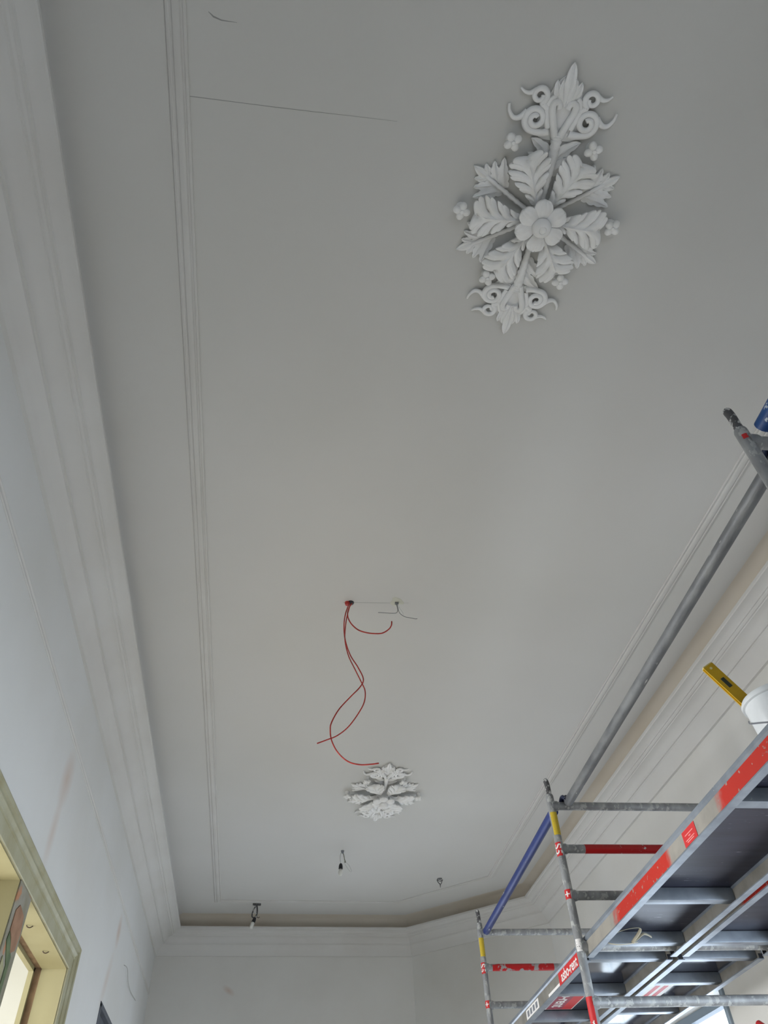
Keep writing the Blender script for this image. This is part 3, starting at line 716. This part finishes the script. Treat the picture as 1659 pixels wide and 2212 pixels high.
def bulb(parent, at, lean, white):
    """bare socket and bulb hanging; at = top of the socket (local)"""
    bm = bmesh.new(); lathe(bm, [(.004, .0), (.012, -.002), (.018, -.012), (.022, -.03), (.0235, -.058), (.021, -.060)], 18)
    s = build('socket', bm, BLK, parent, autos=40); s.location = at; s.rotation_euler = lean
    bm = bmesh.new(); lathe(bm, [(.014, -.058), (.014, -.066), (.018, -.07), (.024, -.08), (.026, -.10), (.024, -.115), (.015, -.128), (.003, -.132)], 18) if not white else lathe(bm, [(.016, -.058), (.017, -.066), (.022, -.07), (.0235, -.12), (.021, -.132), (.010, -.138), (.002, -.139)], 18)
    b_ = build('bulb', bm, FROST, parent, autos=50); b_.location = at; b_.rotation_euler = lean
j = empty('bare_bulb_pendant', (.81, 8.48, HC)); tag(j, 'bare bulb in a black socket hanging on looped wires behind the far medallion', 'lamp', 'bare bulbs hanging from the ceiling')
bm = bmesh.new(); lathe(bm, [(.004, -.03), (.012, -.028), (.018, -.004), (.02, 0)], 12); build('ceiling_hook', bm, GREYP, j)
wire('cord', [(.0, 0, -.02), (-.022, 0, -.035), (-.026, 0, -.09), (-.02, 0, -.14)], .0048, WHW, j)
wire('cord', [(.004, 0, -.02), (.014, 0, -.05), (.022, 0, -.09), (.034, 0, -.125), (.02, 0, -.12)], .0050, mat('olive_grey_wire', srgb(118, 118, 104), .6), j)
wire('cord', [(.014, 0, -.05), (.02, 0, -.12), (.05, 0, -.18), (.085, 0, -.222), (.10, 0, -.22), (.075, 0, -.16), (.035, 0, -.125)], .0026, WHW, j)
bulb(j, (-.018, 0, -.138), (0, .04, 0), False)
j = empty('bare_bulb_pendant', (-.112, 10.16, HC)); tag(j, 'bare bulb in a black socket hanging in the far left corner of the ceiling', 'lamp', 'bare bulbs hanging from the ceiling')
bm = bmesh.new(); tube(bm, [(-.052, 0, -.012), (.05, 0, -.012)], .013, 12); build('mounting_bar', bm, STEEL_D, j, autos=40)
wire('cord', [(.0, 0, -.02), (-.03, 0, -.06), (-.048, 0, -.12), (-.045, 0, -.155), (-.02, 0, -.165)], .008, STEEL_D, j)
wire('cord', [(.0, 0, -.02), (.010, 0, -.07), (.010, 0, -.12), (-.004, 0, -.165)], .010, STEEL_D, j)
wire('cord', [(.006, 0, -.15), (.03, 0, -.165), (.045, 0, -.155)], .004, HOOKM, j)
bulb(j, (-.008, 0, -.160), (0, .34, 0), True)
j = empty('ceiling_hook', (2.071, 9.252, HC)); tag(j, 'small metal ceiling hook with wire ends near the corner moulding', 'hook')
bm = bmesh.new(); lathe(bm, [(.004, -.010), (.026, -.009), (.030, 0), (.01, 0)], 14); build('hook_plate', bm, GREYW, j)
wire('hook_arm', [(-.026, 0, -.004), (-.034, 0, -.022), (-.018, 0, -.05), (-.002, 0, -.066), (-.002, 0, -.10)], .0048, STEEL_D, j)
wire('hook_arm', [(.036, 0, -.012), (.018, 0, -.024), (-.006, 0, -.03), (-.034, 0, -.020)], .0045, STEEL_D, j)
wire('hook_arm', [(.03, 0, -.016), (.016, 0, -.05), (.002, 0, -.068)], .0040, STEEL_D, j)

# ---------------------------------------------------------------- ceiling medallions
def surf(bm, grid, th=.007):
    """grid of Vectors (rows x cols) -> closed thin shell; z negative hangs down"""
    R_ = len(grid); C_ = len(grid[0])
    f = [[bm.verts.new(p) for p in row] for row in grid]
    b = [[bm.verts.new(p + Vector((0, 0, th))) for p in row] for row in grid]
    for i in range(R_ - 1):
        for k in range(C_ - 1):
            bm.faces.new((f[i][k], f[i + 1][k], f[i + 1][k + 1], f[i][k + 1]))
            bm.faces.new((b[i][k], b[i][k + 1], b[i + 1][k + 1], b[i + 1][k]))
    for i in range(R_ - 1):
        bm.faces.new((f[i][0], b[i][0], b[i + 1][0], f[i + 1][0])); bm.faces.new((f[i][-1], f[i + 1][-1], b[i + 1][-1], b[i][-1]))
    for k in range(C_ - 1):
        bm.faces.new((f[0][k], f[0][k + 1], b[0][k + 1], b[0][k])); bm.faces.new((f[-1][k], b[-1][k], b[-1][k + 1], f[-1][k + 1]))

def lobe(bm, p, ang, L_, W_, z0, z1, bend=0., teeth=2.5, ns=14, nt=8, ridge=.006, arch=.008, tooth=.16, taper=.75, th=.007):
    """one scalloped leaflet: starts at p, heads along ang, bends by `bend`"""
    grid = []; c = Vector((p[0], p[1])); a = ang; ds = L_ / ns
    for i in range(ns + 1):
        s = i / ns
        if i: c = c + Vector((math.cos(a), math.sin(a))) * ds
        a = ang + bend * s
        prof = (math.sin(PI * min(1, .14 + .86 * s) ** taper)) ** .62 if s < .999 else .0
        prof = max(prof, .10 if s < .999 else .02)
        sc = 1 - tooth * (1 - abs(math.sin(PI * teeth * (s + .06)))) ** 1.6
        wd = W_ * prof * sc
        n_ = Vector((-math.sin(a), math.cos(a)))
        row = []
        for k in range(nt + 1):
            t = -1 + 2 * k / nt
            z = z0 + (z1 - z0) * s - arch * math.sin(PI * s)
            z += ridge * (t * t * 1.2 - .9 * math.cos(2 * PI * t) * .55) * (1 if s > .05 else .3)
            q = c + n_ * t * wd + Vector((math.cos(a), math.sin(a))) * (abs(t) * W_ * .25 * s)
            row.append(Vector((q.x, q.y, z)))
        grid.append(row)
    surf(bm, grid, th)

def acanthus(bm, L_, W_, z0, z1):
    """one large leaf along +x: four scalloped lobes a side, flaring veins, drilled eyes between the lobes"""
    NL = 4; ns = 120; nt = 11
    def B(u, sg):
        # outline, u 0..1 from base to tip
        lob = abs(math.sin(PI * (u * NL))) ** .6
        tee = abs(math.sin(PI * (u * NL * 2.0 + .0))) ** .7
        wv_ = W_ * (math.sin(PI * (.05 + .95 * min(1, u) ** 1.25)) ** .55) * (.34 + .74 * u)
        wv_ *= (.72 + .15 * lob + .14 * tee)
        xx = L_ * (.06 + .94 * (1 - (1 - u) ** 1.35)) * (.92 + .05 * lob + .04 * tee)
        return xx, sg * wv_
    for sg in (1, -1):
        grid = []
        for i in range(ns + 1):
            u = i / ns; bx_, by_ = B(u, sg)
            mx = L_ * (.02 + .72 * u ** 1.12)
            cxp = mx + (bx_ - mx) * .66 + .012; cyp = by_ * .26
            ph = (u * NL) % 1.0; edge = min(ph, 1 - ph)
            row = []
            for k in range(nt + 1):
                t = k / nt
                x = (1 - t) ** 2 * mx + 2 * t * (1 - t) * cxp + t * t * bx_
                y = 2 * t * (1 - t) * cyp + t * t * by_
                zb_ = z0 + (z1 - z0) * (x / L_) - .016 * math.sin(PI * min(1, x / L_))
                z = zb_ - .010 * math.exp(-(t / .12) ** 2)                          # midrib
                z += .0042 * math.cos(2 * PI * ph) * min(1, t * 2.0)                  # lobes belly out
                z += .0014 * math.cos(4 * PI * ph) * t                               # finger ridges
                g = math.exp(-(edge / .045) ** 2)
                z += .012 * g * max(0, min(1, (t - .60) / .3))                      # notch between lobes
                z += .016 * math.exp(-((edge) / .09) ** 2) * math.exp(-((t - .50) / .08) ** 2)   # eye
                z += .010 * t ** 2.5
                row.append(Vector((x, y, z)))
            grid.append(row)
        surf(bm, grid, .010)

def spray(bm, L_, W_):
    """low triangular frond along +x: long notched stem and three spreading leaflets"""
    pts = [(L_ * s, 0, -.010 - .006 * math.sin(PI * s)) for s in (0, .25, .5, .75, 1)]
    tube(bm, spline(pts, 6), [.0105 * (1 - .5 * abs(k / 24 - .35)) * (1 + .18 * math.sin(k * 2.4)) for k in range(25)], 8, flat=.8)
    for s, ang, l, w_ in ((.50, 38, .62, .15), (.62, 30, .46, .13), (.76, 22, .28, .11)):
        for sg in (1, -1):
            lobe(bm, (L_ * s, sg * .006), sg * math.radians(ang), W_ * 1.6 * l, W_ * w_ * 1.4, -.006, -.016, bend=sg * .35, teeth=3.5, tooth=.3, ridge=.005, arch=.006, th=.010)
    lobe(bm, (L_ * .75, 0), 0, L_ * .27, W_ * .16, -.012, -.016, teeth=2, tooth=.25, ridge=.005, th=.012)

def floret(bm, r):
    for k in range(4):
        a = PI / 2 * k + .4
        g = bmesh.ops.create_icosphere(bm, subdivisions=2, radius=1)
        bmesh.ops.scale(bm, verts=g['verts'], vec=(r * .52, r * .44, .016)); bmesh.ops.translate(bm, verts=g['verts'], vec=(r * .50, 0, -.048))
        bmesh.ops.rotate(bm, verts=g['verts'], cent=(0, 0, 0), matrix=Matrix.Rotation(a, 3, 'Z'))
    lathe(bm, [(.003, -.068), (.008, -.066), (.010, -.058), (.008, -.05)], 10)
    lathe(bm, [(.016, -.048), (.018, -.03), (.024, 0)], 10)

def stem(bm, L_):
    """notched triangular stem along +x from centre with side leaflets near the end"""
    pts = [(L_ * s, 0, -.014 - .014 * math.sin(PI * s)) for s in (.12, .3, .5, .7, .9, 1)]
    tube(bm, spline(pts, 8), [(.008 + .019 * k / 40) * (1 + .10 * math.sin(k * 2.1)) for k in range(41)], 8, flat=.75)
    for s in (.55, .72):
        for sg in (1, -1):
            lobe(bm, (L_ * s, sg * .012), sg * math.radians(34), L_ * .34, .028, -.006, -.016, bend=sg * .6, teeth=3, tooth=.3, ridge=.005, th=.01)

def scrollwork(bm):
    """open scroll ornament, built along +x (outwards), width along y; local origin where the stem arrives"""
    def s_tube(pts, r0, r1, sub=7):
        P = spline(pts, sub); n = len(P)
        tube(bm, P, [1.3 * (r0 + (r1 - r0) * k / (n - 1)) for k in range(n)], 8, flat=.95)
    zz = -.017
    lobe(bm, (-.02, 0), 0, .235, .098, -.004, -.007, teeth=1.5, ridge=.0, arch=.003, tooth=.1, th=.006)
    for sg in (1, -1):
        # inner heart-shaped strap
        s_tube([(.00, sg * .012, zz), (.05, sg * .030, zz), (.10, sg * .048, zz - .006), (.128, sg * .046, zz - .006), (.130, sg * .026, zz), (.108, sg * .018, zz)], .013, .010)
        # large volute
        c = Vector((.062, sg * .112)); pts = []
        for k in range(19):
            a = math.radians(200 - k * 33); rad = .046 * (1 - k / 22) + .004
            pts.append((c.x + rad * math.cos(a), c.y + sg * rad * math.sin(a), zz - .0006 * k))
        s_tube([(.015, sg * .045, zz), (.010, sg * .075, zz)] + pts[1:], .012, .008, 4)
        # outer horn
        s_tube([(.085, sg * .150, zz + .004), (.060, sg * .178, zz + .003), (.058, sg * .205, zz + .003), (.082, sg * .226, zz + .003), (.108, sg * .232, zz + .006)], .011, .004)
        # upper volute
        c = Vector((.150, sg * .112)); pts = []
        for k in range(13):
            a = math.radians(-150 + k * 36); rad = .030 * (1 - k / 18) + .004
            pts.append((c.x + rad * math.cos(a), c.y + sg * rad * math.sin(a), zz))
        s_tube([(.105, sg * .070, zz), (.115, sg * .085, zz)] + pts, .011, .007, 4)
        s_tube([(.168, sg * .130, zz + .004), (.155, sg * .155, zz + .003), (.158, sg * .178, zz + .003), (.170, sg * .196, zz + .006)], .009, .003)
        # link scroll between the volutes
        s_tube([(.03, sg * .05, zz + .004), (.075, sg * .066, zz), (.11, sg * .072, zz), (.14, sg * .06, zz), (.15, sg * .048, zz)], .010, .008)
        lobe(bm, (.135, sg * .012), sg * math.radians(52), .085, .020, zz + .006, zz - .004, bend=-sg * .9, teeth=1.5, ridge=.005, tooth=.1)
        lobe(bm, (.02, sg * .03), sg * math.radians(120), .065, .016, zz + .008, zz, bend=-sg * .5, teeth=2, ridge=.004, tooth=.2)
    lobe(bm, (.115, 0), 0, .16, .026, zz, zz - .008, teeth=1.5, ridge=.007, tooth=.15, taper=1.1)
    for sg in (1, -1): lobe(bm, (.125, sg * .006), sg * math.radians(28), .095, .018, zz, zz - .006, bend=-sg * .6, teeth=1, ridge=.005, tooth=.05)

def mesh_of(fn, *a, **k):
    bm = bmesh.new(); fn(bm, *a, **k); bmesh.ops.recalc_face_normals(bm, faces=bm.faces)
    me = bpy.data.meshes.new('orn'); bm.to_mesh(me); bm.free(); me.materials.append(PL_ORN)
    for p in me.polygons: p.use_smooth = True
    me.set_sharp_from_angle(angle=math.radians(50)); return me
M_LEAF = mesh_of(acanthus, .268, .118, -.046, -.080)
M_SPRAY = mesh_of(spray, .33, .13)
M_FLOR = mesh_of(floret, .041)
M_STEM = mesh_of(stem, .36)
M_SCR = mesh_of(scrollwork)
def petal(bm):
    """round fluted petal"""
    c0 = .083; grid = []
    for i in range(13):
        s = -1 + 2 * i / 12; row = []
        half = .0425 * math.sqrt(max(.0, 1 - abs(s) ** 2.3)) + .001
        if s < 0: half = .0425 * (1 - .50 * abs(s) ** 1.4)
        for k in range(15):
            t = -1 + 2 * k / 14
            x = c0 + .046 * s
            q = math.hypot(s, t * half / .046)
            z = -.110 - .014 * (1 - q * q) + .004 * max(0, s) - .0016 * math.cos(10 * PI * t) * (s + 1) / 2
            row.append(Vector((x, t * half, z)))
        grid.append(row)
    surf(bm, grid, .011)
M_PET = mesh_of(petal)
def button(bm): lathe(bm, [(.001, -.150), (.009, -.150), (.014, -.146), (.016, -.149), (.026, -.147), (.035, -.137), (.0395, -.124), (.038, -.112), (.030, -.105)], 28)
M_BUT = mesh_of(button)
def core(bm): lathe(bm, [(.03, -.110), (.048, -.10), (.050, -.07), (.048, -.045), (.055, -.02), (.06, 0)], 28)
M_CORE = mesh_of(core)

def medallion(x, y, label, turn=0.):
    root = empty('ceiling_medallion', (x, y, HC), turn)
    tag(root, label, 'ceiling medallion', 'plaster flower medallions on the ceiling')
    def put(name, me, px, py, ang, pz=0., sc=(1, 1, 1)):
        o = link(name, me, parent=root); o.location = (px, py, pz); o.rotation_euler = (0, 0, ang); o.scale = sc; return o
    put('core', M_CORE, 0, 0, 0)
    for k, a in enumerate((-97, -38, 28, 93, 158, 210)): put('petal', M_PET, 0, 0, math.radians(a), pz=-.003 * (k % 2), sc=(.93, .96, 1))
    put('button', M_BUT, 0, 0, 0, pz=.01, sc=(1.12, 1.12, 1.1))
    for a, r in ((180, .315), (0, .305), (-115.3, .312), (-66, .310), (120.5, .312), (57, .292)):
        put('acanthus_leaf', M_LEAF, .055 * math.cos(math.radians(a)), .055 * math.sin(math.radians(a)), math.radians(a), sc=((r - .05) / .265, 1, 1))
    for px, py in ((-.336, -.188), (.29, -.206), (-.318, .178), (.323, .168)):
        a = math.atan2(py, px); put('spray_leaf', M_SPRAY, .05 * math.cos(a), .05 * math.sin(a), a)
    for px, py in ((-.205, -.319), (.152, -.326), (-.362, -.004), (.350, -.012), (-.172, .297), (.188, .276)): put('floret', M_FLOR, px, py, px * 5)
    put('stem', M_STEM, 0, 0, math.radians(-92)); put('stem', M_STEM, 0, 0, math.radians(91))
    put('scrollwork', M_SCR, -.014, -.355, math.radians(-92)); put('scrollwork', M_SCR, -.004, .335, math.radians(91), sc=(.95, 1, 1))
    return root
medallion(1.01, 1.262, 'large white plaster flower medallion nearest the camera, at upper right')
medallion(1.078, 7.055, 'smaller looking white plaster flower medallion at the far end, below the red wires')

# ---------------------------------------------------------------- fine marks on the plaster
def strip(name, pts, w_, m, parent=None, up=(0, 0, -1), th=.0006):
    bm = bmesh.new(); up = Vector(up)
    prev = None
    for i, p in enumerate(pts):
        p = Vector(p); t = (Vector(pts[min(i + 1, len(pts) - 1)]) - Vector(pts[max(i - 1, 0)])).normalized(); s = t.cross(up).normalized() * (w_[i] if isinstance(w_, (list, tuple)) else w_) / 2
        ring = [bm.verts.new(p + s + up * th), bm.verts.new(p - s + up * th), bm.verts.new(p - s), bm.verts.new(p + s)]
        if prev:
            for k in range(4): bm.faces.new((prev[k], prev[(k + 1) % 4], ring[(k + 1) % 4], ring[k]))
        else: bm.faces.new(ring[::-1])
        prev = ring
    bm.faces.new(prev)
    return build(name, bm, m, parent)
strip('pencil_line', [(-.552, .951, HC), (-.2, .948, HC), (.307, .938, HC)], [.0026, .002, .0008], MARK, ceil)
strip('pencil_line', [(.39, 4.128, HC), (.62, 4.11, HC), (.86, 4.09, HC)], [.002, .003, .001], MARK, ceil)
strip('pencil_line', [(-.469, .646, HC), (-.45, .66, HC), (-.42, .668, HC), (-.36, .668, HC)], [.002, .006, .004, .001], MARK, ceil)
# brown streaks on the left wall, dangling thin wire near the far corner
wire_pts = [(XL + .002, 8.55, 2.283 + EYE), (XL + .03, 8.62, 2.27 + EYE), (XL + .02, 8.9, 2.225 + EYE), (XL + .012, 9.25, 2.222 + EYE), (XL + .008, 9.75, 2.262 + EYE)]
bm = bmesh.new(); tube(bm, spline(wire_pts, 6), .0032, 6)
o = build('wall_wire', bm, mat('dull_wall_wire', srgb(172, 170, 166), .6), smooth=True); tag(o, 'short thin wire sticking out of the left wall near the far corner', 'wire')
